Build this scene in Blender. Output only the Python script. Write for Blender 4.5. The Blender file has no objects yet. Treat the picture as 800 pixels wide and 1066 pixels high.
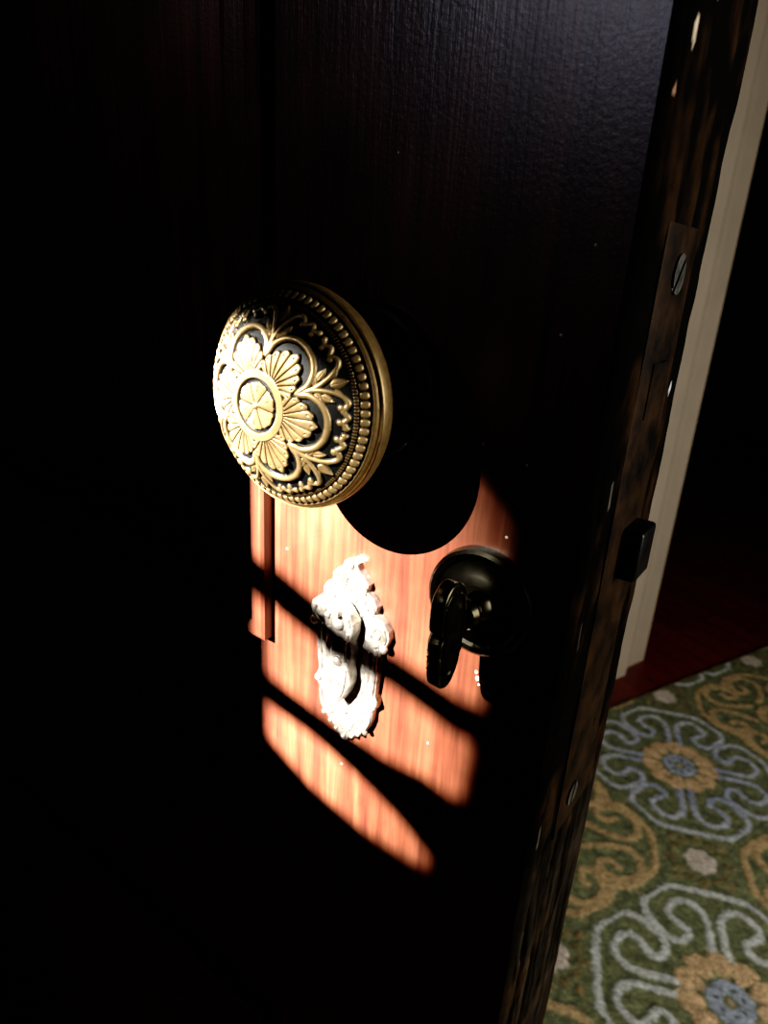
import bpy, bmesh, math, random
import numpy as np
from mathutils import Vector, Matrix, noise

random.seed(7); rng = np.random.default_rng(7)
SC = bpy.context.scene
COL = SC.collection
HK = 0.95                      # height of the knob axis above the floor
FY = 0.036                     # the door's front face stands on this plane (normal -Y)
EX = 0.070                     # latch edge of the door

# ------------------------------------------------------------------ helpers
def link(o, parent=None, label=None, cat=None, group=None, kind=None):
    COL.objects.link(o)
    if parent: o.parent = parent
    if label: o['label'] = label
    if cat: o['category'] = cat
    if group: o['group'] = group
    if kind: o['kind'] = kind
    return o

def empty(name, loc, **k):
    o = bpy.data.objects.new(name, None); o.location = loc; o.empty_display_size = .05
    return link(o, **k)

def obj(name, bm, mats, parent=None, smooth=True, angle=35, **k):
    bmesh.ops.recalc_face_normals(bm, faces=bm.faces)
    me = bpy.data.meshes.new(name); bm.to_mesh(me); bm.free()
    for m in (mats if isinstance(mats, (list, tuple)) else [mats]): me.materials.append(m)
    if smooth:
        me.shade_smooth()
        me.set_sharp_from_angle(angle=math.radians(angle))
    o = bpy.data.objects.new(name, me)
    link(o, parent, **k)
    return o

def place(o, parent):
    """parent without moving: children are built in world coordinates, the empty has no rotation"""
    root = Vector((0, 0, 0)); p = parent
    while p is not None:
        root = root + p.location; p = p.parent
    o.location = -root
    return o

def add_box(bm, x0, x1, y0, y1, z0, z1, bev=0.0, seg=2):
    r = bmesh.ops.create_cube(bm, size=1)
    for v in r['verts']:
        v.co = Vector(((x0+x1)/2+(x1-x0)*v.co.x, (y0+y1)/2+(y1-y0)*v.co.y, (z0+z1)/2+(z1-z0)*v.co.z))
    if bev:
        es = list({e for v in r['verts'] for e in v.link_edges})
        bmesh.ops.bevel(bm, geom=es, offset=bev, segments=seg, profile=.5, affect='EDGES')

def add_lathe(bm, prof, centre, n=96, closed_ends=True):
    """profile of (radius, y) turned about an axis parallel to Y through centre (x, z)"""
    rings = []
    for r, y in prof:
        if r < 1e-6:
            rings.append([bm.verts.new((centre[0], y, centre[1]))])
        else:
            rings.append([bm.verts.new((centre[0]+r*math.cos(2*math.pi*i/n), y, centre[1]+r*math.sin(2*math.pi*i/n))) for i in range(n)])
    for A, B in zip(rings, rings[1:]):
        for i in range(n):
            j = (i+1) % n
            if len(A) == 1 and len(B) == 1: continue
            if len(A) == 1: bm.faces.new((A[0], B[j], B[i]))
            elif len(B) == 1: bm.faces.new((A[i], A[j], B[0]))
            else: bm.faces.new((A[i], A[j], B[j], B[i]))

def add_tube(bm, pts, rad, n=8, flat=1.0, axis=Vector((0, -1, 0))):
    """round tube through pts with radius per point; flat squashes it along axis; rounded caps"""
    pts = [Vector(p) for p in pts]
    if not hasattr(rad, '__len__'): rad = [rad]*len(pts)
    rings = []
    for i, p in enumerate(pts):
        t = (pts[min(i+1, len(pts)-1)] - pts[max(i-1, 0)]).normalized()
        a = axis - t*axis.dot(t)
        a = a.normalized() if a.length > 1e-6 else t.orthogonal().normalized()
        b = t.cross(a)
        rings.append([bm.verts.new(p + rad[i]*(math.cos(2*math.pi*k/n)*b + flat*math.sin(2*math.pi*k/n)*a)) for k in range(n)])
    for A, B in zip(rings, rings[1:]):
        for k in range(n):
            bm.faces.new((A[k], A[(k+1) % n], B[(k+1) % n], B[k]))
    for ring, p, q, r in ((rings[0], pts[0], pts[1], rad[0]), (rings[-1], pts[-1], pts[-2], rad[-1])):
        tip = bm.verts.new(p + (p-q).normalized()*r*.7)
        for k in range(n): bm.faces.new((ring[k], ring[(k+1) % n], tip))

def add_ball(bm, c, r, sy=1.0, u=14, v=9):
    res = bmesh.ops.create_uvsphere(bm, u_segments=u, v_segments=v, radius=r)
    for w in res['verts']: w.co = Vector((c[0]+w.co.x, c[1]+w.co.y*sy, c[2]+w.co.z))

def smooth_line(pts, n=6, closed=False):
    """Catmull-Rom through 2-D points"""
    P = [np.array(p, float) for p in pts]; out = []
    m = len(P)
    for i in range(m if closed else m-1):
        if closed: p0, p1, p2, p3 = P[(i-1) % m], P[i], P[(i+1) % m], P[(i+2) % m]
        else: p0, p1, p2, p3 = P[max(i-1, 0)], P[i], P[i+1], P[min(i+2, m-1)]
        for k in range(n):
            t = k/n
            out.append(.5*((2*p1)+(-p0+p2)*t+(2*p0-5*p1+4*p2-p3)*t*t+(-p0+3*p1-3*p2+p3)*t**3))
    if not closed: out.append(P[-1])
    return np.array(out)

def add_plate(bm, outline, y0, y1, bev):
    """flat plate in the XZ plane between y1 (back) and y0 (front, bevelled edge)"""
    vs = [bm.verts.new((p[0], y1, p[1])) for p in outline]
    f = bm.faces.new(vs)
    r = bmesh.ops.extrude_face_region(bm, geom=[f])
    nv = [g for g in r['geom'] if isinstance(g, bmesh.types.BMVert)]
    for v in nv: v.co.y = y0
    ff = [g for g in r['geom'] if isinstance(g, bmesh.types.BMFace)]
    if bev:
        es = list({e for fc in ff for e in fc.edges})
        bmesh.ops.bevel(bm, geom=es, offset=bev, segments=3, profile=.6, affect='EDGES')

def seg_dist(px, py, pts, closed=False):
    """distance of every point to a polyline, with numpy"""
    d = np.full(px.shape, 1e9)
    pts = np.asarray(pts, float)
    n = len(pts)
    for i in range(n if closed else n-1):
        a = pts[i]; b = pts[(i+1) % n]; ab = b-a; L = (ab**2).sum()
        t = np.clip(((px-a[0])*ab[0]+(py-a[1])*ab[1])/max(L, 1e-12), 0, 1)
        d = np.minimum(d, np.hypot(px-a[0]-t*ab[0], py-a[1]-t*ab[1]))
    return d

def grid_mesh(name, V, nu, nv, wrap_u=False):
    """mesh of an nv x nu vertex grid (rows v), optionally wrapped along u"""
    idx = np.arange(nu*nv).reshape(nv, nu)
    if wrap_u:
        a = idx[:-1, :]; b = np.roll(idx, -1, 1)[:-1, :]; c = np.roll(idx, -1, 1)[1:, :]; d = idx[1:, :]
    else:
        a = idx[:-1, :-1]; b = idx[:-1, 1:]; c = idx[1:, 1:]; d = idx[1:, :-1]
    F = np.stack([a, b, c, d], -1).reshape(-1, 4)
    me = bpy.data.meshes.new(name)
    me.vertices.add(len(V)); me.vertices.foreach_set('co', np.ascontiguousarray(V, np.float32).ravel())
    me.loops.add(F.size); me.loops.foreach_set('vertex_index', F.ravel().astype(np.int32))
    me.polygons.add(len(F)); me.polygons.foreach_set('loop_start', np.arange(0, F.size, 4, dtype=np.int32))
    me.update(calc_edges=True); me.validate(); me.shade_smooth()
    return me

def float_attr(me, name, vals):
    a = me.attributes.new(name, 'FLOAT', 'POINT'); a.data.foreach_set('value', np.ascontiguousarray(vals, np.float32).ravel())

def color_attr(me, name, rgb):
    a = me.color_attributes.new(name, 'FLOAT_COLOR', 'POINT')
    c = np.ones((len(rgb), 4), np.float32); c[:, :3] = rgb
    a.data.foreach_set('color', c.ravel())

# ------------------------------------------------------------------ materials
class N:
    def __init__(s, name):
        s.m = bpy.data.materials.new(name); s.m.use_nodes = True
        s.t = s.m.node_tree; s.b = s.t.nodes['Principled BSDF']
    def n(s, kind, **k):
        nd = s.t.nodes.new('ShaderNode'+kind)
        for a, v in k.items():
            if a.startswith('i_'):
                key = a[2:]; key = int(key) if key.isdigit() else key.replace('_', ' ')
                nd.inputs[key].default_value = v
            else: setattr(nd, a, v)
        return nd
    def l(s, a, b): s.t.links.new(a, b)
    def set(s, **k):
        for a, v in k.items(): s.b.inputs[a.replace('_', ' ')].default_value = v
        return s
    def ramp(s, fac, stops):
        r = s.n('ValToRGB'); e = r.color_ramp.elements
        while len(e) < len(stops): e.new(.5)
        for q, (p, c) in zip(e, stops): q.position = p; q.color = (*c, 1)
        s.l(fac, r.inputs[0]); return r.outputs[0]
    def noise(s, scale, detail=4, rough=.55, stretch=(1, 1, 1), dist=0):
        tc = s.n('TexCoord'); mp = s.n('Mapping'); mp.inputs['Scale'].default_value = stretch
        s.l(tc.outputs['Object'], mp.inputs[0])
        nz = s.n('TexNoise', i_Scale=scale, i_Detail=detail, i_Roughness=rough, i_Distortion=dist)
        s.l(mp.outputs[0], nz.inputs['Vector']); return nz.outputs[0]
    def bump(s, h, strength=.3, dist=.001):
        b = s.n('Bump', i_Strength=strength, i_Distance=dist); s.l(h, b.inputs['Height']); s.l(b.outputs[0], s.b.inputs['Normal'])

def mat_wood():
    k = N('old varnished mahogany'); k.set(Roughness=.38)
    g = k.noise(9, 6, .6, (22, 22, 1), .6)
    g2 = k.noise(60, 5, .65, (9, 9, .35))
    blotch = k.noise(14, 4, .6)
    c1 = k.ramp(g, [(.28, (.040, .009, .006)), (.5, (.100, .030, .0145)), (.75, (.158, .057, .029))])
    c2 = k.ramp(g2, [(.3, (.35, .3, .28)), (.6, (1, 1, 1))])
    mx = k.n('Mix', data_type='RGBA', blend_type='MULTIPLY'); mx.inputs[0].default_value = .5
    k.l(c1, mx.inputs[6]); k.l(c2, mx.inputs[7])
    c3 = k.ramp(blotch, [(.35, (.42, .38, .40)), (.62, (1, 1, 1))])
    m2 = k.n('Mix', data_type='RGBA', blend_type='MULTIPLY'); m2.inputs[0].default_value = .9
    k.l(mx.outputs[2], m2.inputs[6]); k.l(c3, m2.inputs[7])
    k.l(m2.outputs[2], k.b.inputs['Base Color'])
    sp = k.noise(900, 2, .5)
    rr = k.n('MapRange', i_1=.3, i_2=.7, i_3=.28, i_4=.42); k.l(blotch, rr.inputs[0]); k.l(rr.outputs[0], k.b.inputs['Roughness'])
    ad = k.n('Math', operation='ADD'); k.l(g2, ad.inputs[0])
    ml = k.n('Math', operation='MULTIPLY'); ml.inputs[1].default_value = .45; k.l(sp, ml.inputs[0]); k.l(ml.outputs[0], ad.inputs[1])
    k.bump(ad.outputs[0], .35, .0004)
    k.set(Coat_Weight=.25, Coat_Roughness=.3)
    return k.m

def mat_brass():
    """aged brass, black patina in the hollows (attribute 'relief': 0 hollow, 1 worn high)"""
    k = N('worn antique brass')
    at = k.n('Attribute', attribute_name='relief'); r = at.outputs['Fac']
    nz = k.noise(700, 4, .6); ns = k.noise(90, 4, .6)
    a = k.n('Math', operation='MULTIPLY_ADD'); a.inputs[1].default_value = .55; k.l(nz, a.inputs[0]); a.inputs[2].default_value = -.28
    b = k.n('Math', operation='ADD'); k.l(r, b.inputs[0]); k.l(a.outputs[0], b.inputs[1])
    c = k.ramp(b.outputs[0], [(.12, (.007, .008, .008)), (.36, (.034, .026, .013)), (.62, (.15, .096, .035)), (1, (.30, .218, .10))])
    v = k.ramp(ns, [(.3, (.6, .56, .5)), (.65, (1, 1, 1))])
    m = k.n('Mix', data_type='RGBA', blend_type='MULTIPLY'); m.inputs[0].default_value = .6
    k.l(c, m.inputs[6]); k.l(v, m.inputs[7]); k.l(m.outputs[2], k.b.inputs['Base Color'])
    mr = k.n('MapRange', i_1=0., i_2=1., i_3=.5, i_4=.36); k.l(b.outputs[0], mr.inputs[0]); k.l(mr.outputs[0], k.b.inputs['Roughness'])
    k.set(Metallic=.72)
    k.bump(nz, .25, .00015)
    return k.m

def mat_metal(name, dark, light, rough=.35, metallic=.9, scale=160, bump=.15):
    k = N(name); nz = k.noise(scale, 5, .6)
    k.l(k.ramp(nz, [(.35, dark), (.7, light)]), k.b.inputs['Base Color'])
    k.set(Metallic=metallic, Roughness=rough); k.bump(nz, bump, .0003)
    return k.m

def mat_plain(name, col, rough=.6, var=.25, scale=20, bump=.1, bd=.001):
    k = N(name); nz = k.noise(scale, 5, .6)
    d = tuple(c*(1-var) for c in col); h = tuple(min(1, c*(1+var*.5)) for c in col)
    k.l(k.ramp(nz, [(.3, d), (.7, h)]), k.b.inputs['Base Color']); k.set(Roughness=rough)
    k.bump(nz, bump, bd)
    return k.m

def mat_attr(name, attr, rough, bump_scale, bump, bd, var=.3):
    k = N(name); at = k.n('Attribute', attribute_name=attr)
    nz = k.noise(bump_scale, 3, .6)
    v = k.ramp(nz, [(.3, (1-var,)*3), (.7, (1, 1, 1))])
    m = k.n('Mix', data_type='RGBA', blend_type='MULTIPLY'); m.inputs[0].default_value = 1
    k.l(at.outputs['Color'], m.inputs[6]); k.l(v, m.inputs[7]); k.l(m.outputs[2], k.b.inputs['Base Color'])
    k.set(Roughness=rough); k.bump(nz, bump, bd)
    return k.m

def mat_floor():
    k = N('dark red floorboards')
    tc = k.n('TexCoord'); mp = k.n('Mapping'); mp.inputs['Rotation'].default_value = (0, 0, math.radians(24))
    k.l(tc.outputs['Object'], mp.inputs[0])
    br = k.n('TexBrick', i_Scale=1.0); br.offset = .37
    br.inputs['Color1'].default_value = (.085, .010, .005, 1); br.inputs['Color2'].default_value = (.065, .008, .004, 1)
    br.inputs['Mortar'].default_value = (.02, .004, .003, 1); br.inputs['Mortar Size'].default_value = .0015
    br.inputs['Brick Width'].default_value = .9; br.inputs['Row Height'].default_value = .07
    k.l(mp.outputs[0], br.inputs['Vector'])
    nz = k.noise(30, 5, .6, (6, 1, 1))
    v = k.ramp(nz, [(.3, (.6, .6, .6)), (.7, (1.2, 1.2, 1.2))])
    m = k.n('Mix', data_type='RGBA', blend_type='MULTIPLY'); m.inputs[0].default_value = 1
    k.l(br.outputs[0], m.inputs[6]); k.l(v, m.inputs[7]); k.l(m.outputs[2], k.b.inputs['Base Color'])
    k.set(Roughness=.42); k.bump(nz, .1, .001)
    return k.m

WOOD = mat_wood()
BRASS = mat_brass()
NICKEL = mat_metal('pale worn nickel brass', (.13, .12, .10), (.50, .47, .42), .34, .8, 300)
DARKB = mat_metal('dark oiled bronze', (.012, .011, .007), (.045, .038, .02), .24, .9, 220)
PLATE = mat_metal('tarnished brown lock plate', (.0018, .0013, .0009), (.022, .0115, .0046), .6, .2, 70, .3)
PLATE.node_tree.nodes['Principled BSDF'].inputs['Specular IOR Level'].default_value = .05
IRON = mat_metal('blackened iron', (.003, .003, .003), (.010, .009, .008), .4, .6, 200)
IRON.node_tree.nodes['Principled BSDF'].inputs['Specular IOR Level'].default_value = .25
STEEL = mat_metal('dull steel screw', (.03, .03, .028), (.10, .095, .085), .45, .8, 300)
CHIP = mat_plain('dried white paint', (.75, .72, .64), .5)
EDGE = mat_attr('worn wood of the door edge', 'tint', .85, 140, .35, .0006, .55)
EDGE.node_tree.nodes['Principled BSDF'].inputs['Specular IOR Level'].default_value = .02
TRIM = mat_plain('cream gloss paint', (.275, .225, .165), .42, .1, 9, .05)
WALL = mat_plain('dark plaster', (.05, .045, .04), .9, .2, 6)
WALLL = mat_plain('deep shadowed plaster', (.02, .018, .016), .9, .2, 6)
FLOOR = mat_floor()
RUGM = mat_attr('tufted wool', 'yarn', .95, 420, 1.0, .004, .5)
STENCIL = mat_plain('painted shutter wood', (.2, .17, .14), .6)

# ------------------------------------------------------------------ the door
door = empty('panelled_door', (EX-.82, FY+.031, 0), cat='door', kind='thing',
             label='dark mahogany door standing ajar with an embossed brass knob and a worn latch edge')
DX0, DZ0, DZ1, DY1 = EX-.82, .012, 2.06, FY+.063
SX = -.040                      # inner side of the lock stile

def dpart(name, bm, m, parent=door, **k):
    o = obj(name, bm, m, parent, **k); return place(o, parent)

# latch edge: worn wood with chips, cracks and paint flecks, one fine grid
ez = np.concatenate([np.linspace(DZ0, HK-.42, 40, endpoint=False), np.arange(HK-.42, HK+.24, .0012), np.linspace(HK+.24, DZ1, 50)])
ey = np.linspace(0, .063, 64)
Yg, Zg = np.meshgrid(ey, ez)
def fbm(a, b, s, seed=0, oct=4):
    out = np.zeros(a.shape); A = 1; f = s
    for o in range(oct):
        g = np.array([noise.noise(Vector((x*f+seed*7.3, y*f+seed*3.1, seed+o*5.7))) for x, y in zip(a.ravel(), b.ravel())]).reshape(a.shape)
        out += A*g; A *= .5; f *= 2.1
    return out
n1 = fbm(Yg, Zg*.35, 120, 1); n2 = fbm(Yg, Zg*.6, 45, 2, 3); n3 = fbm(Yg*1.5, Zg*.12, 160, 3, 3)
Xg = EX + .00045*n1 + .0007*np.minimum(n2+.1, 0)
ex = np.minimum(ey, .063-ey)[None, :]
Xg -= .0018*np.clip(1-ex/.0022, 0, 1)**2                                       # softened arrises
rz = Zg-HK
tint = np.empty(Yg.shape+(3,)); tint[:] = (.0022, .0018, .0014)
bare = np.clip((n2-.02)*4, 0, 1)*np.clip((n1+.5)*1.4, 0, 1)
tint += bare[..., None]*np.array([.016, .0085, .0034])
low = np.clip((-rz-.12)/.05, 0, 1)
tint += (low*np.clip(.55+n3, 0, 1))[..., None]*np.array([.020, .016, .011])
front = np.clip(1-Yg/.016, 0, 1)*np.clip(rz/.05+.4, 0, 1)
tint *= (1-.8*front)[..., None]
def crack(pts, w, depth):
    d = seg_dist(Yg, rz, np.array(pts)/1000)
    k = np.clip(1-d/(w/1000), 0, 1)
    global Xg, tint
    Xg = Xg-depth/1000*np.minimum(1, k*2.2); tint = tint*(1-.93*np.minimum(1, k*2.2))[..., None]
crack([(12, -138), (7, -160), (9, -190), (5, -250), (6, -330)], 1.8, 4)
crack([(27, -140), (22, -175), (20, -205), (21, -260), (18, -340)], 2.0, 4)
crack([(36, -150), (38, -185), (35, -240)], 1.0, 2)
crack([(12, -138), (27, -136), (48, -118)], 1.6, 2.5)
crack([(4, 95), (7, 60), (3, 20), (6, -40), (2, -90)], 1.2, 1)
def chip(y, z, a, b, col, ang=0):
    global tint
    c, s = math.cos(ang), math.sin(ang)
    du = ((Yg-y/1000)*c+(rz-z/1000)*s)*1000/a; dv = (-(Yg-y/1000)*s+(rz-z/1000)*c)*1000/b
    k = (du**2+dv**2+.6*n1 < 1)
    tint[k] = col
chip(11, 81.7, 1.3, 3.0, (.42, .35, .24)); chip(3.7, 70, .8, 1.4, (.3, .18, .11)); chip(24, 92, 1.2, 1.0, (.25, .22, .2))
chip(45, 33, 2.6, 1.0, (.5, .48, .44)); chip(48, 26, 1.0, 1.6, (.3, .28, .25)); chip(35, -112, 3.6, 7, (.14, .10, .055), .6)
chip(52, 4, 1.3, 1.8, (.5, .5, .5)); chip(12, -20, .9, 4, (.10, .09, .075)); chip(3, -128, .6, 4, (.08, .07, .05)); chip(8, -60, .6, 4, (.04, .035, .028))
V = np.stack([Xg, FY+Yg, Zg], -1).reshape(-1, 3)
me = grid_mesh('stile_edge', V, len(ey), len(ez)); color_attr(me, 'tint', tint.reshape(-1, 3)); me.materials.append(EDGE)
o = link(bpy.data.objects.new('stile_edge', me), door, label='worn and cracked latch edge of the door'); place(o, door)

# lock stile, with a few dried paint specks on its face
bm = bmesh.new()
outl = [(SX, FY), (EX-.0022, FY), (EX-.0034, FY+.0012), (EX-.006, FY+.003), (EX-.006, DY1-.003), (EX-.0030, DY1), (SX, DY1)]
lo = [bm.verts.new((x, y, DZ0)) for x, y in outl]; hi = [bm.verts.new((x, y, DZ1)) for x, y in outl]
for i in range(len(outl)):
    j = (i+1) % len(outl); bm.faces.new((lo[i], lo[j], hi[j], hi[i]))
bm.faces.new(lo); bm.faces.new(hi)
nf = len(bm.faces)
for x, z, r in ((44.0, -78.6, .55), (44.6, -80.6, .75), (46.4, -80.9, .75), (45.2, -82.5, .35), (38, -10, .5), (51, -13, .4), (48, -34, .45),
                (-33, -62, .4), (20, 92, .3), (5, 60, .3), (55, 20, .4), (30, -112, .4), (-5, -140, .35), (-36, -128, .45), (60, 40, .35), (52, -100, .35)):
    add_ball(bm, (x/1000, FY, HK+z/1000), r/1000, .45, 8, 5)
bm.faces.ensure_lookup_table()
for f in bm.faces[nf:]: f.material_index = 1
dpart('lock_stile', bm, [WOOD, CHIP])

def wood_box(name, *a, bev=.0008):
    bm = bmesh.new(); add_box(bm, *a, bev=bev); return dpart(name, bm, WOOD)
PB = HK-.100                    # bottom of the upper panel's moulding
HX = DX0+.105                   # inner side of the hinge stile
wood_box('hinge_stile', DX0, HX, FY, DY1, DZ0, DZ1)
wood_box('lock_rail', HX, SX, FY, DY1-.0002, PB-.21, PB+.002, bev=0)
wood_box('top_rail', HX-.001, SX+.001, FY, DY1-.0002, DZ1-.13, DZ1-.0005, bev=0)
wood_box('bottom_rail', HX-.001, SX+.001, FY, DY1-.0002, DZ0+.0005, DZ0+.23, bev=0)
wood_box('upper_panel', HX-.01, SX+.01, FY+.013, DY1-.013, PB-.01, DZ1-.12)
wood_box('lower_panel', HX-.01, SX+.01, FY+.013, DY1-.013, DZ0+.22, PB-.20)

# raised bolection moulding round each panel
prof = [(0, 0), (0, -.0042), (.0012, -.0050), (.0045, -.0052), (.0062, -.0046), (.0074, -.0022), (.010, -.0028), (.0145, -.0040), (.0175, -.0030),
        (.0195, .003), (.0225, .0085), (.0245, .0090), (.0255, .0128)]
def moulding(x0, x1, z0, z1):
    bm = bmesh.new(); loops = []
    for d, y in prof:
        loops.append([bm.verts.new(c) for c in ((x0+d, FY+y, z0+d), (x1-d, FY+y, z0+d), (x1-d, FY+y, z1-d), (x0+d, FY+y, z1-d))])
    for A, B in zip(loops, loops[1:]):
        for i in range(4): bm.faces.new((A[i], A[(i+1) % 4], B[(i+1) % 4], B[i]))
    dpart('panel_moulding', bm, WOOD, angle=28)
moulding(HX, SX, PB, DZ1-.13)
moulding(HX, SX, DZ0+.23, PB-.21)
# hinges on the far stile
for z in (.25, 1.05, 1.82):
    bm = bmesh.new()
    add_box(bm, DX0-.0022, DX0, FY+.012, DY1-.002, z-.05, z+.05, .0004)
    res = bmesh.ops.create_cone(bm, cap_ends=True, segments=20, radius1=.0055, radius2=.0055, depth=.104)
    for v in res['verts']: v.co += Vector((DX0-.004, DY1+.004, z))
    dpart('hinge', bm, IRON)

# ------------------------------------------------------------------ the knob
def knob_relief():
    NB = 76; NA = NB*16; h = .00936
    r = np.concatenate([np.linspace(.00015, .0245, 205), np.linspace(.0246, .0268, 24), np.linspace(.0269, .0279, 8)])
    ph = np.arange(NA)*2*np.pi/NA
    Rg, Pg = np.meshgrid(r, ph, indexing='ij')
    rm = Rg*1000
    d = np.degrees(Pg)-(-9)
    d = np.abs((d+30) % 60-30)                      # 0 on a lobe's axis, 30 in the notch between two lobes
    x = rm*np.cos(np.radians(d)); y = rm*np.sin(np.radians(d))
    pol = lambda L: [(a*math.cos(math.radians(b)), a*math.sin(math.radians(b))) for a, b in L]
    tube = lambda dist, w, hh: hh*np.sqrt(np.clip(1-(dist/w)**2, 0, 1))
    sst = lambda a, b, t: (lambda q: q*q*(3-2*q))(np.clip((t-a)/(b-a), 0, 1))
    H = np.zeros(rm.shape); Wr = np.zeros(rm.shape)   # height in mm, wear
    # sunken ground inside the lobes
    lob = smooth_line(pol([(12.4, 30), (13.4, 28.0), (14.9, 26.2), (16.3, 22), (17.6, 16), (18.45, 8), (18.7, 0)]), 6)
    th = np.degrees(np.arctan2(y, x-10.5)); rr = np.hypot(x-10.5, y)
    lobe_r = np.interp(th, [0, 30, 60, 90, 120], [8.2, 8.3, 7.6, 6.6, 6.0])
    inside = (rr < lobe_r) & (rm > 8.5) & (d < 29)
    H -= .25*inside
    # lobe outlines
    dl = seg_dist(x, y, lob)
    t = tube(dl, .82, .85); H = np.maximum(H, np.where(t > 0, t-.02, -9)); Wr = np.maximum(Wr, t/.8)
    # palmette in every lobe
    bx = 6.8; rho = np.hypot(x-bx, y); tt = np.degrees(np.arctan2(y, x-bx))
    step = 17.0; ph_ = ((tt+step/2) % step)/step                    # segments centred on the axis
    tooth = 1-.085*(2*np.abs(ph_-.5))**1.6
    edge = 10.1*(1-.0058*tt)*tooth
    pm = (rho < edge) & (tt < 76) & (rm > 8.6)
    groove = np.abs(ph_-.5)                                         # .5 at the valley
    wv = (0.5-groove)*step*np.pi/180*np.maximum(rho, .1)
    hp = .42+.30*np.sqrt(np.clip(1-(groove*2)**2, 0, 1))*np.clip(rho/8, .35, 1)
    hp = hp-.40*np.clip(1-wv/.20, 0, 1)
    hp = hp*sst(0, .35, edge-rho)+.18*sst(.3, 1, rho/edge)
    hole = np.hypot(rho-edge*.86, groove*step*np.pi/180*rho)
    hp = hp-.3*(hole < .22)
    H = np.where(pm, np.maximum(H, hp), H); Wr = np.where(pm, np.maximum(Wr, np.clip(hp/.72, 0, 1)*.95), Wr)
    # centre ring and the flower inside it
    ring = sst(6.35, 6.75, rm)*(1-sst(8.35, 8.75, rm))
    H = np.where(ring > 0, np.maximum(H, ring*.72), H); Wr = np.maximum(Wr, ring)
    inn = rm < 6.35
    H = np.where(inn, -.12, H)
    sub = np.abs((d % 30)-15)/15                                    # two teeth per petal half
    e2 = 6.05-.55*np.clip(1-d/9, 0, 1)-.35*(1-sub)
    fl = inn & (rm < e2)
    a0 = np.radians(d)*rm
    hf = .42+.20*np.sin(np.pi*np.clip(d/60+.0, 0, .5))*np.clip(rm/4, 0, 1)-.45*np.clip(1-a0/.17, 0, 1)
    hf = hf-.25*np.clip(1-np.radians(30-d)*rm/.13, 0, 1)*(rm > 3.2)*(rm < 5.0)
    hf = hf*sst(0, .3, e2-rm)
    H = np.where(fl, np.maximum(H, hf), H); Wr = np.where(fl, np.maximum(Wr, np.clip(hf/.55, 0, 1)), Wr)
    nub = tube(rm, .95, .95); H = np.maximum(H, np.where(rm < .95, nub, -9)); Wr = np.maximum(Wr, nub)
    # vine scrolls springing from the notches (q is the angle from the notch)
    nt = lambda L: pol([(a, 30-b) for a, b in L])
    vine = smooth_line(nt([(14.0, 0), (16.2, .6), (18.2, 2.6), (20.2, 5.4), (21.9, 9.0), (22.5, 12.6), (22.0, 15.3), (21.5, 17.3), (22.2, 19.6), (22.4, 21.6), (21.7, 24.2), (22.2, 27.4)]), 5)
    dv = seg_dist(x, y, vine)
    wv2 = .64
    t = tube(dv, wv2, .72); H = np.maximum(H, np.where(t > 0, t, -9)); Wr = np.maximum(Wr, t/.72)
    def blob(a, b, w, hh):
        nonlocal H, Wr
        c = nt([(a, b)])[0]; q = tube(np.hypot(x-c[0], y-c[1]), w, hh)
        H = np.maximum(H, np.where(q > 0, q, -9)); Wr = np.maximum(Wr, q/hh)
    for a, b, w in ((21.25, 15.2, .9), (21.1, 24.4, .92), (22.2, 27.6, .8)): blob(a, b, w, .75)
    def leaf(a, b, ang, L, w, hh=.62):
        """pointed leaf rooted at (a, b) pointing ang degrees away from outward"""
        nonlocal H, Wr
        c = nt([(a, b)])[0]; base = math.radians(30-b)+math.radians(ang)
        lx = (x-c[0])*math.cos(base)+(y-c[1])*math.sin(base); ly = -(x-c[0])*math.sin(base)+(y-c[1])*math.cos(base)
        s = np.clip(lx/L, 0, 1); half = w*np.sin(np.pi*s**.75)
        k = (lx > 0) & (lx < L) & (np.abs(ly) < half)
        q = hh*np.sqrt(np.clip(1-(ly/np.maximum(half, 1e-6))**2, 0, 1))*(.75+.25*s)-.22*np.clip(1-np.abs(ly)/.12, 0, 1)*(s < .8)
        q = np.where(k, q, 0); H = np.maximum(H, np.where(k, q, -9)); Wr = np.maximum(Wr, np.clip(q/.6, 0, 1))
    leaf(19.6, 0, 0, 3.7, 1.45); leaf(20.1, 3.6, -38, 2.2, .6)
    leaf(16.6, 1.8, -75, 2.7, .9); leaf(17.4, 5.6, -38, 3.2, 1.1); leaf(15.0, 1.0, -60, 1.5, .5)
    # hatched band, beads, groove and rim
    hat = (rm > 23.45)*(rm < 24.35)
    lines = .5+.5*np.cos(Pg*190)
    H = np.where(hat > 0, .05+.16*lines, H); Wr = np.where(hat > 0, .25+.35*lines, Wr)
    gr = (rm >= 24.35)*(rm < 26.55); H = np.where(gr > 0, -.18, H)
    ang = (Pg*NB/(2*np.pi)) % 1-.5
    bxx = ang*2*np.pi/NB*rm; byy = rm-25.42
    sd = (np.abs(bxx/.94)**2.8+np.abs(byy/.90)**2.8)
    bd = .62*np.clip(1-sd, 0, 1)**.4
    H = np.where((gr > 0) & (bd > 0), bd, H); Wr = np.where((gr > 0) & (bd > 0), .35+.6*bd/.62, Wr)
    rim = sst(26.5, 26.8, rm); H = np.where(rm >= 26.5, -.1+.55*rim, H); Wr = np.where(rm > 26.5, .72*rim, Wr)
    g2 = np.clip(1-np.abs(rm-26.95)/.16, 0, 1); H -= .14*g2*(rm > 26.7); Wr -= .3*g2*(rm > 26.7)
    # fine stipple in the ground
    st = np.sin(x*17+3*np.sin(y*5))*np.sin(y*17.7+2*np.sin(x*6))
    H += .03*st*(Wr < .15)
    H = np.maximum(H, -.3)
    # onto the dome
    q = np.minimum(rm/25.4, 1.2)
    y0 = -h*(1-q**2.5)
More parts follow.
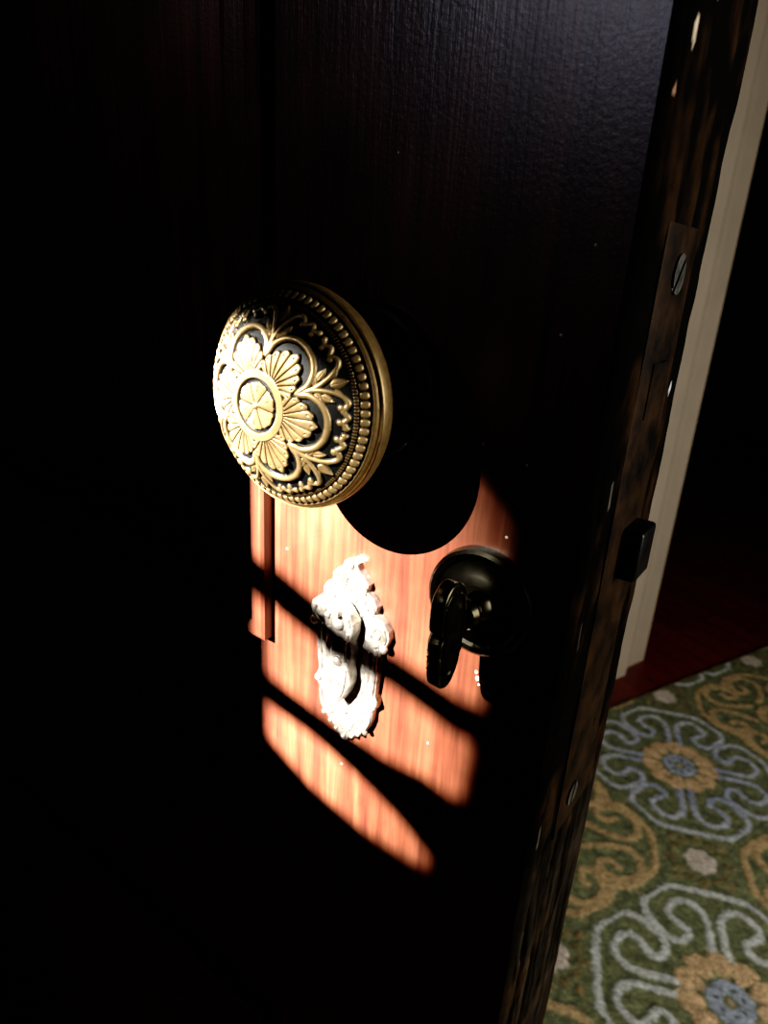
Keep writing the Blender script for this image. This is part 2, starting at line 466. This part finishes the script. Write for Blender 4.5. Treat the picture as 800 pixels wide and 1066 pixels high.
    over = np.clip((rm-26.6)/1.9, 0, 1); y0 = y0+.0016*over**2
    sl = 2.5*h/.0254*q**1.5
    nrm = np.sqrt(1+sl**2); ny = -1/nrm; nr = sl/nrm
    Rr = Rg+nr*H/1000*.9; Yy = y0+ny*H/1000
    ct, sn = np.cos(Pg), np.sin(Pg)
    V = np.stack([Rr*ct, Yy, Rr*sn+HK], -1)
    # smooth turned rim outside
    extra = [(.0283, .0022), (.02852, .0034), (.02855, .0046), (.02835, .0060), (.0279, .0071)]
    E = np.stack([np.stack([np.full(NA, a)*np.cos(ph), np.full(NA, b), a*np.sin(ph)+HK], -1) for a, b in extra])
    V = np.concatenate([V, E], 0); Wr = np.concatenate([np.clip(Wr, 0, 1), np.full((len(extra), NA), .66)], 0)
    me = grid_mesh('knob_face', V.reshape(-1, 3), NA, V.shape[0], True)
    float_attr(me, 'relief', Wr.reshape(-1))
    me.materials.append(BRASS)
    return me

def attr_lathe(name, prof, c, m, relief, parent, n=128, **k):
    bm = bmesh.new(); add_lathe(bm, prof, c, n)
    o = obj(name, bm, m, parent, **k); float_attr(o.data, 'relief', np.full(len(o.data.vertices), relief))
    return place(o, parent)

knob = attr_lathe('door_knob', [(.0279, .0071), (.0272, .0085), (.025, .0108), (.0215, .0135), (.0165, .0158), (.0125, .0172), (.0100, .019), (.0095, .0205)],
                  (0, HK), BRASS, .45, door, label='round embossed brass door knob')
def sub(o, parent):
    o.location = (0, 0, 0); return o
o = link(bpy.data.objects.new('knob_face', knob_relief()), knob, label='domed knob face embossed with petals, scrolls and a beaded rim')
o2 = attr_lathe('knob_shank', [(.0, .0195), (.0090, .0200), (.0088, .0270), (.0096, .0285), (.0110, .0290), (.0110, .0312), (0, .0312)], (0, HK), BRASS, .35, knob); sub(o2, knob)
o2 = attr_lathe('rosette', [(.0, .0295), (.0120, .0298), (.0130, .0306), (.0160, .0312), (.0200, .0318), (.0216, .0312), (.0228, .0316), (.0236, .0335), (.0236, FY), (0, FY)],
                (0, HK), IRON, .2, knob, label='dark round rosette behind the knob'); sub(o2, knob)

# ------------------------------------------------------------------ keyhole escutcheon with its swinging cover
ECX = -.0024
def mir(L, cx):
    R_ = [(cx+a, b) for a, b in L]; Lf = [(cx-a, b) for a, b in reversed(L) if abs(a) > 1e-5]
    return R_+Lf
half = [(0, -55.6), (2.6, -56.6), (3.4, -58.6), (5.6, -60.2), (7.4, -62.4), (7.0, -64.8), (9.6, -66.4), (11.2, -69.0), (10.8, -71.6),
        (13.4, -73.2), (15.9, -75.6), (16.6, -78.6), (15.6, -81.8), (13.6, -83.2), (13.4, -88), (12.9, -95), (12.3, -101.5), (13.4, -103.6), (13.4, -106.2), (11.9, -108.0),
        (11.7, -112), (10.2, -116.4), (7.6, -119.2), (6.8, -121.0), (4.8, -121.6), (4.2, -123.4), (2.2, -123.8), (1.2, -125.4), (0, -125.8)]
half = [(a/1000, HK+b/1000) for a, b in half]
bm = bmesh.new()
add_plate(bm, mir(half, ECX), FY-.0030, FY, .0005)
def tub(pts, r, flat=.8, y=FY-.0030):
    s = smooth_line(pts, 6)
    for sg in (1, -1):
        n = len(s); rad = [r/1000*(.75+.25*math.sin(math.pi*i/(n-1))) for i in range(n)]
        add_tube(bm, [(ECX+sg*p[0]/1000, y, HK+p[1]/1000) for p in s], rad, 8, flat)
def bal(x_, z_, r, sy=.8, y=FY-.0030):
    for sg in ((1, -1) if abs(x_) > .01 else (1,)): add_ball(bm, (ECX+sg*x_/1000, y, HK+z_/1000), r/1000, sy)
rimline = [(a*1000*.93, (b-HK)*1000*.985-1.3) for a, b in half[1:-1]]
tub([(11.9, -84), (11.8, -90), (11.4, -97), (11.0, -102)], 1.0)                                     # side fillets
tub([(11.0, -83), (13.6, -81.6), (15.0, -78.8), (13.6, -75.8), (11.0, -76.0), (10.2, -78.4), (12.0, -79.6), (12.8, -78.2)], 1.0)   # side volutes
tub([(9.6, -73), (10.0, -70.2), (8.6, -67.6), (6.4, -68), (6.2, -70.2), (7.8, -70.8)], .85)
tub([(6.4, -66), (6.2, -63.4), (4.4, -61.4), (2.8, -62.6), (3.6, -64.4)], .75)
tub([(3.0, -69.5), (2.4, -66), (1.2, -62), (0.5, -58.5)], .8)
tub([(10.8, -108), (10.4, -113), (8.2, -117.2), (5.6, -116), (6.2, -113.6), (7.8, -113.6)], .9)
tub([(4.5, -112), (4.0, -116), (2.5, -119.5), (0.8, -121.5)], .8)
tub([(9.0, -86), (9.4, -92), (8.8, -99), (9.4, -104)], .55)
for a, b, r in ((0, -57.4, 1.6), (4.6, -59.0, .0), (14.6, -82.6, 1.7), (12.3, -104.9, 1.45), (0, -61.2, 1.2), (9.2, -118.0, 1.1), (6.2, -120.3, .95), (3.5, -122.5, .9), (0, -124.2, 1.1),
                (0, -113, 1.5), (3.2, -118.5, .7), (9.6, -79, .9), (5.4, -73.6, .8)):
    if r: bal(a, b, r)
esc = obj('keyhole_escutcheon', bm, NICKEL, door, label='pale ornate scroll-edged keyhole escutcheon'); place(esc, door)
# the cover hangs from a pin and carries a tapered leaf shape
bm = bmesh.new()
cov = [(0, -69.6), (2.4, -70.4), (4.4, -72.6), (6.0, -74.6), (5.9, -79.0), (4.8, -82.5), (5.6, -86), (5.0, -90.0), (4.6, -91.4), (5.4, -95), (5.2, -98.6), (3.8, -102.5), (1.6, -106.2), (0, -107.6)]
cov = [(a/1000, HK+b/1000) for a, b in cov]
add_plate(bm, mir(cov, ECX), FY-.0082, FY-.0040, .0010)
def ctub(pts, r):
    s = smooth_line(pts, 6)
    for sg in (1, -1): add_tube(bm, [(ECX+sg*p[0]/1000, FY-.0082, HK+p[1]/1000) for p in s], r/1000, 8, .8)
ctub([(4.4, -76), (3.6, -73.6), (1.8, -72.6)], .7); ctub([(4.0, -79), (3.0, -84), (3.4, -89.5)], .7); ctub([(3.4, -92.5), (3.4, -97), (2.2, -102), (.4, -105.5)], .7)
add_ball(bm, (ECX, FY-.0082, HK-.0765), .0024, .7); add_ball(bm, (ECX, FY-.0082, HK-.0905), .0019, .7); add_ball(bm, (ECX, FY-.0080, HK-.0985), .0016, .7)
add_lathe(bm, [(0, FY-.0106), (.0013, FY-.0103), (.0017, FY-.0090), (.0017, FY-.001), (0, FY-.001)], (ECX, HK-.0722), 18)
sub(obj('keyhole_cover', bm, NICKEL, esc, label='hanging swing cover over the keyhole'), esc)

# ------------------------------------------------------------------ thumb-turn of the dead bolt
TC = (.0431, HK-.0548)
bm = bmesh.new()
add_lathe(bm, [(0, FY-.0046), (.0062, FY-.0046), (.0085, FY-.0036), (.0110, FY-.0030), (.0128, FY-.0030), (.0136, FY-.0038), (.0150, FY-.0040), (.0160, FY-.0032), (.0164, FY-.0012), (.0164, FY), (0, FY)], TC, 96)
turn = obj('deadbolt_rose', bm, mat_metal('dark polished brass', (.02, .02, .014), (.065, .063, .048), .25, 1.0, 120, .08), door, label='round dark brass plate of the thumb-turn'); place(turn, door)
bm = bmesh.new()
# lobed paddle: outline in depth (Y) and height (Z), thin across X
pad = [(-.0250, 14.6), (-.0238, 13.2)]
outl = [(.0112, 11.0), (.0106, 7.0), (.0110, 2.8), (.0122, 1.0), (.0112, -.6), (.0108, -2.2), (.0114, -3.8), (.0110, -5.6), (.0118, -7.2), (.0114, -9.5), (.0122, -12.6), (.0142, -14.4),
        (.0170, -15.0), (.0196, -13.8), (.0214, -10.8), (.0222, -7.4), (.0236, -5.6), (.0232, -3.6), (.0300, -3.0), (.0312, 0), (.0300, 3.0), (.0236, 3.6), (.0240, 6.0), (.0232, 10), (.0210, 13.0), (.0176, 14.6), (.0140, 14.0)]
so = smooth_line([(a*1000, b*1.06-(2.6 if a < .026 else 0)) for a, b in outl], 4, True)/1000
hx = .0021
va = [bm.verts.new((TC[0]-hx-.0004, p[0], TC[1]+p[1])) for p in so]
f = bm.faces.new(va)
r = bmesh.ops.extrude_face_region(bm, geom=[f])
for g in r['geom']:
    if isinstance(g, bmesh.types.BMVert): g.co.x = TC[0]+hx-.0004
es = [e for e in bm.edges if abs(e.verts[0].co.x-e.verts[1].co.x) < 1e-6]
bmesh.ops.bevel(bm, geom=es, offset=.0009, segments=3, profile=.5, affect='EDGES')
# raised border on both faces and neck collar
for sg in (-1, 1):
    add_tube(bm, [(TC[0]-.0004+sg*hx, .0172+(p[0]-.0172)*.72, TC[1]-.0026+(p[1]+.0026)*.8) for p in so if p[0] < .0245], .0006, 6, 1, Vector((1, 0, 0)))
add_lathe(bm, [(0, .0235), (.0040, .0238), (.0048, .0255), (.0042, .0280), (.0058, .0300), (.0062, FY-.0040)], TC, 32)
sub(obj('thumb_turn', bm, DARKB, turn, label='lobed dark bronze thumb-turn handle'), turn)

# ------------------------------------------------------------------ mortise lock in the latch edge
bm = bmesh.new(); add_box(bm, EX-.002, EX+.0004, FY+.0175, FY+.0480, HK-.141, HK+.0465, .0003)
lock = dpart('mortise_lock', bm, PLATE, label='tarnished lock face plate let into the door edge')
bm = bmesh.new(); add_box(bm, EX-.02, EX+.0062, FY+.0300, FY+.0440, HK-.0500, HK-.0342, .0012, 3)
sub(obj('dead_bolt', bm, IRON, lock, label='dark dead bolt sticking out of the door edge'), lock)
bm = bmesh.new()
pts = [(FY+.027, EX+.0002), (FY+.039, EX+.0002), (FY+.039, EX+.0012), (FY+.027, EX+.0007)]
A = [bm.verts.new((b, a, HK-.002)) for a, b in pts]; B = [bm.verts.new((b, a, HK+.013)) for a, b in pts]
for i in range(4): bm.faces.new((A[i], A[(i+1) % 4], B[(i+1) % 4], B[i]))
bm.faces.new(A); bm.faces.new(B); bmesh.ops.bevel(bm, geom=list(bm.edges), offset=.0002, segments=2, affect='EDGES')
sub(obj('latch_bolt', bm, PLATE, lock, label='bevelled spring latch'), lock)
def screw(y, z, r, ang):
    bm = bmesh.new(); n = 40
    top = EX+.0010; slot = r*.16
    c = bm.verts.new((top-.0001, y, z))
    # two halves of the head with a slot sunk between them
    for sg in (1, -1):
        arc = []
        a0 = math.asin(slot/r)
        for i in range(n//2+1):
            a = a0+(math.pi-2*a0)*i/(n//2); arc.append((r*math.cos(a), sg*r*math.sin(a)))
        ca, sa = math.cos(ang), math.sin(ang)
        rot = [(p[0]*ca-p[1]*sa, p[0]*sa+p[1]*ca) for p in arc]
        vt = [bm.verts.new((top, y+p[0], z+p[1])) for p in rot]; vb = [bm.verts.new((EX-.0006, y+p[0], z+p[1])) for p in rot]
        bm.faces.new(vt)
        for i in range(len(vt)):
            j = (i+1) % len(vt); bm.faces.new((vt[i], vt[j], vb[j], vb[i]))
    bm.verts.remove(c)
    k = r*.98
    base = [bm.verts.new((EX+.0005, y+k*math.cos(2*math.pi*i/n), z+k*math.sin(2*math.pi*i/n))) for i in range(n)]
    bm.faces.new(base)
    sub(obj('screw', bm, STEEL, lock, label='slotted steel screw'), lock)
screw(FY+.0337, HK+.0350, .0050, .9); screw(FY+.0290, HK-.1293, .0042, 1.3)

# ------------------------------------------------------------------ the rug
def rug():
    M1 = np.array([-.0060, 1.2240]); U = np.array([.403, .915]); Wv = np.array([.915, -.403]); s = .3625
    off = np.array([-.006, .004])
    su = np.arange(-.95, .95, .0033); sv = np.arange(-.211, 1.02, .0033)
    Vg, Ug = np.meshgrid(sv, su)
    j1 = fbm(Ug, Vg, 95, 11, 2); j2 = fbm(Ug, Vg, 95, 12, 2)
    cu, cv = Ug-off[0]+.0034*j1, Vg-off[1]+.0034*j2
    iu = np.round(cu/s); iv = np.round(cv/s); du = (cu-iu*s)*1000; dv = (cv-iv*s)*1000
    gold = ((iu+iv) % 2) != 0
    a = (np.abs(du)+np.abs(dv))/np.sqrt(2); b = np.abs(np.abs(du)-np.abs(dv))/np.sqrt(2)
    rad = np.hypot(du, dv); ang = np.arctan2(dv, du)
    col = np.empty(Ug.shape+(3,)); ht = np.zeros(Ug.shape)
    g = .5+.5*fbm(Ug, Vg, 60, 13, 3)
    GREEN0, GREEN1 = np.array([.040, .048, .022]), np.array([.19, .20, .095])
    col[:] = GREEN0+(GREEN1-GREEN0)*np.clip(g, 0, 1)[..., None]
    def paint(mask, c, h=1.0, var=.35):
        k = np.clip(mask, 0, 1)[..., None]
        cc = np.array(c)*(1-var+var*1.6*np.clip(g, 0, 1))[..., None]
        col[:] = col*(1-k)+cc*k
        np.maximum(ht, np.clip(mask, 0, 1)*h, out=ht)
    line = lambda d, w: np.clip((w-d)/2.2+.5, 0, 1)
    # grey medallion
    arm = smooth_line([(72, 11), (92, 10.5), (112, 10.5), (138, 12), (155, 24), (161, 42), (152, 60), (136, 70), (123, 66), (113, 54), (105, 42)], 5)
    outr = smooth_line([(105, 42), (93, 44), (82, 58), (84, 76), (98, 90), (120, 106), (144, 106), (160, 92), (176, 78), (186, 58), (188, 25), (188, 0)], 5)
    dgr = np.minimum(seg_dist(a, b, arm), seg_dist(a, b, outr))
    blue = np.exp(-((cu*1000)**2+(cv*1000-20)**2)/(170.**2))[..., None]
    gcol = (1-blue)*np.array([.46, .47, .43])+blue*np.array([.22, .25, .36])
    k = (line(dgr, 5.8)*(~gold))[..., None]; col = col*(1-k)+gcol*(.7+.55*np.clip(g, 0, 1))[..., None]*k; ht = np.maximum(ht, k[..., 0])
    # flower in it: ring of petals round a pale eye
    nP = 11; pa = (ang*nP/(2*np.pi)) % 1-.5
    px_ = pa*2*np.pi/nP*rad; pr = np.hypot(px_*1.05, (rad-57)*.72)
    pr = np.minimum(pr, np.hypot((np.abs(px_)-7), (rad-64))*1.25)
    paint(line(pr, 14.5)*(~gold), (.52, .34, .175))
    paint(line(np.abs(rad-22), 11)*(~gold), (.28, .31, .36)*1)
    dots = np.hypot(((ang*7/(2*np.pi)) % 1-.5)*2*np.pi/7*rad, rad-20)
    paint(line(dots, 3.6)*(~gold), (.05, .065, .05), .3)
    paint(line(rad, 6)*(~gold), (.33, .26, .16))
    # gold medallion
    goldc = (.42, .285, .135)
    a3 = smooth_line([(52, 30), (70, 22), (92, 15), (118, 12), (136, 14), (150, 30), (152, 52), (140, 72), (118, 84), (94, 80), (80, 66), (84, 52), (100, 48), (112, 58)], 5)
    ao = smooth_line([(74, 74), (90, 89), (112, 98), (136, 88), (160, 62), (174, 42), (177, 20), (177, 0)], 5)
    dgo = np.minimum(seg_dist(a, b, a3), seg_dist(a, b, ao))
    paint(line(dgo, 6.8)*gold, goldc)
    paint(line(np.abs(rad-34), 11)*gold, goldc); paint(line(rad, 9)*gold, (.40, .34, .22))
    # cream flowers in the diamonds between
    cx_ = s*500-np.abs(du); cy_ = s*500-np.abs(dv)
    # signed position about the corner so that the diamonds' motifs are whole
    gx = (cu/s-.5-np.round(cu/s-.5))*s*1000; gy = (cv/s-.5-np.round(cv/s-.5))*s*1000
    rc = np.hypot(gx, gy); ac = np.arctan2(gy, gx)
    leafr = np.hypot(((ac*12/(2*np.pi)) % 1-.5)*2*np.pi/12*rc, rc-46)
    paint(line(leafr, 8.5)*(rc < 62), (.15, .12, .045))
    leaf2 = np.hypot(((ac*8/(2*np.pi)+.5) % 1-.5)*2*np.pi/8*rc, rc-62)
    paint(line(leaf2, 6.5)*(a > 196), (.22, .15, .06))
    paint(line(rc*(1+.07*np.cos(ac*7)), 27), (.50, .42, .34), 1.0, .25)
    # tufts
    tuft = np.sin(Ug*2*np.pi/.0075+1.3*np.sin(Vg*200))*np.sin(Vg*2*np.pi/.0075+1.3*np.sin(Ug*180))
    z = .0060+.0018*ht+.0011*tuft+.0012*j1
    border = np.minimum.reduce([Vg-sv[0], sv[-1]-Vg, Ug-su[0], su[-1]-Ug])
    z = np.where(border < .001, .0005, z*np.clip(.55+border/.012, 0, 1))
    bw = border < .012; col[bw] = np.array([.11, .075, .03])*(.6+.6*g[bw])[:, None]
    col *= (1+.42*rng.uniform(-1, 1, Ug.shape))[..., None]
    P = M1+Ug[..., None]*U+Vg[..., None]*Wv
    V = np.concatenate([P, z[..., None]], -1).reshape(-1, 3)
    me = grid_mesh('rug', V, len(sv), len(su)); color_attr(me, 'yarn', col.reshape(-1, 3)); me.materials.append(RUGM)
    link(bpy.data.objects.new('rug', me), cat='rug', kind='thing', label='thick green wool rug with grey and gold octagon scroll medallions, on the dark floor')
rug()

# ------------------------------------------------------------------ the room
def struct(name, bm, m, **k):
    return obj(name, bm, m, kind='structure', smooth=k.pop('smooth', False), **k)
bm = bmesh.new(); add_box(bm, -3.6, 1.55, -1.7, 5.2, -.05, 0); struct('floor', bm, FLOOR, label='dark red wooden floorboards beyond the door', cat='floor')
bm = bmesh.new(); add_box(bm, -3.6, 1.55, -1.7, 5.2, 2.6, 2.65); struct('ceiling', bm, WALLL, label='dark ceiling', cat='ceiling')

C0 = Vector((-.224, 1.452)); WD = Vector((.403, .915)).normalized(); WN = Vector((WD.y, -WD.x))     # wall line and its normal, into the room
def wall_box(bm, t0, t1, n0, n1, z0, z1):
    c = [C0+WD*t+WN*n for t, n in ((t0, n0), (t1, n0), (t1, n1), (t0, n1))]
    lo = [bm.verts.new((p.x, p.y, z0)) for p in c]; hi = [bm.verts.new((p.x, p.y, z1)) for p in c]
    for i in range(4):
        j = (i+1) % 4; bm.faces.new((lo[i], lo[j], hi[j], hi[i]))
    bm.faces.new(lo); bm.faces.new(hi)
bm = bmesh.new()
wall_box(bm, -3.5, .15, -.17, -.045, 0, 2.6); wall_box(bm, 1.75, 4.0, -.17, -.045, 0, 2.6); wall_box(bm, .15, 1.75, -.17, -.045, 2.1, 2.6)
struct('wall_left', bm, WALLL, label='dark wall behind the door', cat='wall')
# cream casing of the doorway beyond: a moulded board, the profile runs along the wall
prof_c = [(.000, -.046), (.000, -.004), (.004, .001), (.018, .002), (.024, .0006), (.030, .0012), (.046, .000), (.054, -.006), (.066, -.014), (.078, -.021), (.092, -.024), (.100, -.0235), (.108, -.0255), (.150, -.028), (.157, -.034), (.157, -.17), (.145, -.17), (.145, -.046)]
bm = bmesh.new()
ps = [C0+WD*t+WN*n for t, n in prof_c]
lo = [bm.verts.new((p.x, p.y, 0)) for p in ps]; hi = [bm.verts.new((p.x, p.y, 2.2)) for p in ps]
for i in range(len(ps)):
    j = (i+1) % len(ps); bm.faces.new((lo[i], lo[j], hi[j], hi[i]))
bm.faces.new(lo); bm.faces.new(hi)
struct('trim_1', bm, TRIM, label='cream painted door casing standing on the red floor', cat='door casing', smooth=True, angle=25)
for nm, a in (('wall_back', (-3.6, 1.55, 5.1, 5.2, 0, 2.6)), ('wall_far', (-3.6, -3.5, -1.7, 5.2, 0, 2.6))):
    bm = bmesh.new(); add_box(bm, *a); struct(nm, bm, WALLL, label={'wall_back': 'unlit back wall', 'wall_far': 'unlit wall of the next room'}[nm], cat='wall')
# hinge post of the open door, fixed to the wall
bm = bmesh.new(); wall_box(bm, -1.56, -1.42, -.046, .010, 0, 2.12); struct('trim_2', bm, TRIM, label='narrow hinge post at the wall', cat='door post')

# right wall with a tall window that lights the rug
bm = bmesh.new()
X0, X1 = 1.45, 1.55
for a in ((-1.7, .06), (.82, 5.2)): add_box(bm, X0, X1, a[0], a[1], 0, 2.6)
add_box(bm, X0, X1, .06, .82, 0, .62); add_box(bm, X0, X1, .06, .82, 1.75, 2.6)
struct('wall_right', bm, WALL, label='wall with the side window', cat='wall')
def window(name, axis, p, q0, q1, z0, z1):
    bm = bmesh.new()
    def bar(a0, a1, b0, b1, d=.03):
        if axis == 'x': add_box(bm, p-d, p+d, a0, a1, b0, b1, .003)
        else: add_box(bm, a0, a1, p-d, p+d, b0, b1, .003)
    w = .045
    bar(q0, q0+w, z0, z1); bar(q1-w, q1, z0, z1); bar(q0, q1, z0, z0+w); bar(q0, q1, z1-w, z1); bar(q0, q1, (z0+z1)/2-.02, (z0+z1)/2+.02, .02)
    return struct(name, bm, TRIM, label='white sash window', cat='window')
window('window_1', 'x', 1.50, .06, .82, .62, 1.75)

# front wall behind the viewer; its window holds an added, light-shaping shutter
WY = -1.6
wx0, wx1, wz0, wz1 = -.80, -.20, 1.40, 2.25
bm = bmesh.new()
add_box(bm, -1.75, wx0, WY-.1, WY, 0, 2.6); add_box(bm, wx1, 1.55, WY-.1, WY, 0, 2.6); add_box(bm, wx0, wx1, WY-.1, WY, 0, wz0); add_box(bm, wx0, wx1, WY-.1, WY, wz1, 2.6)
struct('wall_front', bm, WALLL, label='wall with the window behind the viewer', cat='wall')
SRC_DIR = Vector((.285, 1.0, -.64)).normalized()
TGT = Vector((-.016, FY, HK-.088))
SRC = TGT-SRC_DIR*7.0
def at_stencil(x, z):
    P = Vector((x/1000, FY, HK+z/1000)); t = (WY-.03-SRC.y)/(P.y-SRC.y); Q = SRC.lerp(P, t); return (Q.x, Q.z)
slots = [
    [(-44.5, 4), (-10, -2), (38, -15), (47, -21), (53, -26), (55.5, -31), (54, -42), (51, -54), (49.5, -67), (49.5, -80), (49, -93), (40, -93.5), (30, -91), (17, -88.5), (4, -86.5), (-21, -79.5), (-44.5, -71.5)],
    [(-44.5, -82), (-38, -85.5), (-20, -90.5), (0, -93.5), (15, -95), (28, -98), (37, -100.5), (47, -100.5), (47.5, -112), (46.5, -129), (42, -131.5), (30, -129), (14, -130), (0, -128), (-20, -125.5), (-44.5, -121)],
    [(-44.5, -128.5), (-20, -132), (0, -138), (19, -145.5), (33, -154), (38, -162), (36, -168), (28, -169), (7, -168), (-19, -162), (-44.5, -150)]]
cu = bpy.data.curves.new('stencil', 'CURVE'); cu.dimensions = '2D'; cu.fill_mode = 'BOTH'; cu.extrude = .004
def spl(pts):
    s = cu.splines.new('POLY'); s.points.add(len(pts)-1)
    for q, p in zip(s.points, pts): q.co = (p[0], p[1], 0, 1)
    s.use_cyclic_u = True
spl([(wx0-.02, wz0-.02), (wx1+.02, wz0-.02), (wx1+.02, wz1+.02), (wx0-.02, wz1+.02)])
for s_ in slots: spl([at_stencil(*p) for p in s_])  # openings cut to the outline of the lit bands on the door
sh = bpy.data.objects.new('beam_stencil', cu); sh.rotation_euler = (math.pi/2, 0, 0); sh.location = (0, WY-.03, 0); cu.materials.append(STENCIL)
link(sh, label='shutter added out of view, its three openings shaping the sunbeam', cat='window', kind='structure')

# ------------------------------------------------------------------ light
def lamp(name, kind, loc, look, energy, color, **k):
    L = bpy.data.lights.new(name, kind); L.energy = energy; L.color = color
    for a, v in k.items(): setattr(L, a, v)
    o = bpy.data.objects.new(name, L); o.location = loc
    o.rotation_euler = (Vector(look)-Vector(loc)).to_track_quat('-Z', 'Y').to_euler()
    COL.objects.link(o); return o
sun = lamp('sun_beam', 'SPOT', SRC, TGT+Vector((-.032, 0, .006)), 96000, (1, .91, .83), spot_size=math.radians(2.35), spot_blend=1.0, shadow_soft_size=.009)
sun.scale = (.76, .80, 1)
lamp('knob_fill', 'SPOT', (-.80, -.105, HK+.060), (-.0225, -.0075, HK-.006), 560, (1, .95, .86), spot_size=math.radians(3.0), spot_blend=1.0, shadow_soft_size=.012)  # added spot with no known source, brightens the knob's left side
lamp('window_light', 'AREA', (1.40, .44, 1.10), (.2, .2, 0), 45, (1, .96, .90), shape='RECTANGLE', size=.6, size_y=.9)
lamp('sky_glow', 'AREA', (-.50, WY+.03, HK+.78), (.0, FY, HK+.25), .075, (.80, .82, 1), shape='RECTANGLE', size=.2, size_y=.2, spread=math.radians(15))
w = bpy.data.worlds.new('sky'); SC.world = w; w.use_nodes = True
w.node_tree.nodes['Background'].inputs[0].default_value = (.35, .5, .8, 1); w.node_tree.nodes['Background'].inputs[1].default_value = .12

# ------------------------------------------------------------------ camera
cam = bpy.data.cameras.new('camera'); cam.sensor_fit = 'HORIZONTAL'; cam.sensor_width = 36; cam.lens = 700/800*36
cam.clip_start = .01; cam.dof.use_dof = True; cam.dof.focus_distance = .195; cam.dof.aperture_fstop = 25
co = bpy.data.objects.new('camera', cam); COL.objects.link(co); SC.camera = co
r_ = Vector((.80804729, .5864416, .0560877)); u_ = Vector((-.24993958, .25505254, .93406553)); f_ = Vector((-.53346957, .76878765, -.35266948))
Mx = Matrix((r_, u_, -f_)).transposed().to_4x4(); Mx.translation = Vector((.11644, -.12143, HK+.03464)); co.matrix_world = Mx

SC.view_settings.view_transform = 'Standard'; SC.view_settings.look = 'None'; SC.view_settings.exposure = 0; SC.view_settings.gamma = 1
SC.cycles.use_denoising = True
SC.cycles.caustics_reflective = False; SC.cycles.caustics_refractive = False

SC.view_settings.use_curve_mapping = True
cm = SC.view_settings.curve_mapping; cv = cm.curves[3]
for p in ((.010, .0025), (.03, .016), (.07, .058), (.15, .148)): cv.points.new(*p)
cm.update()
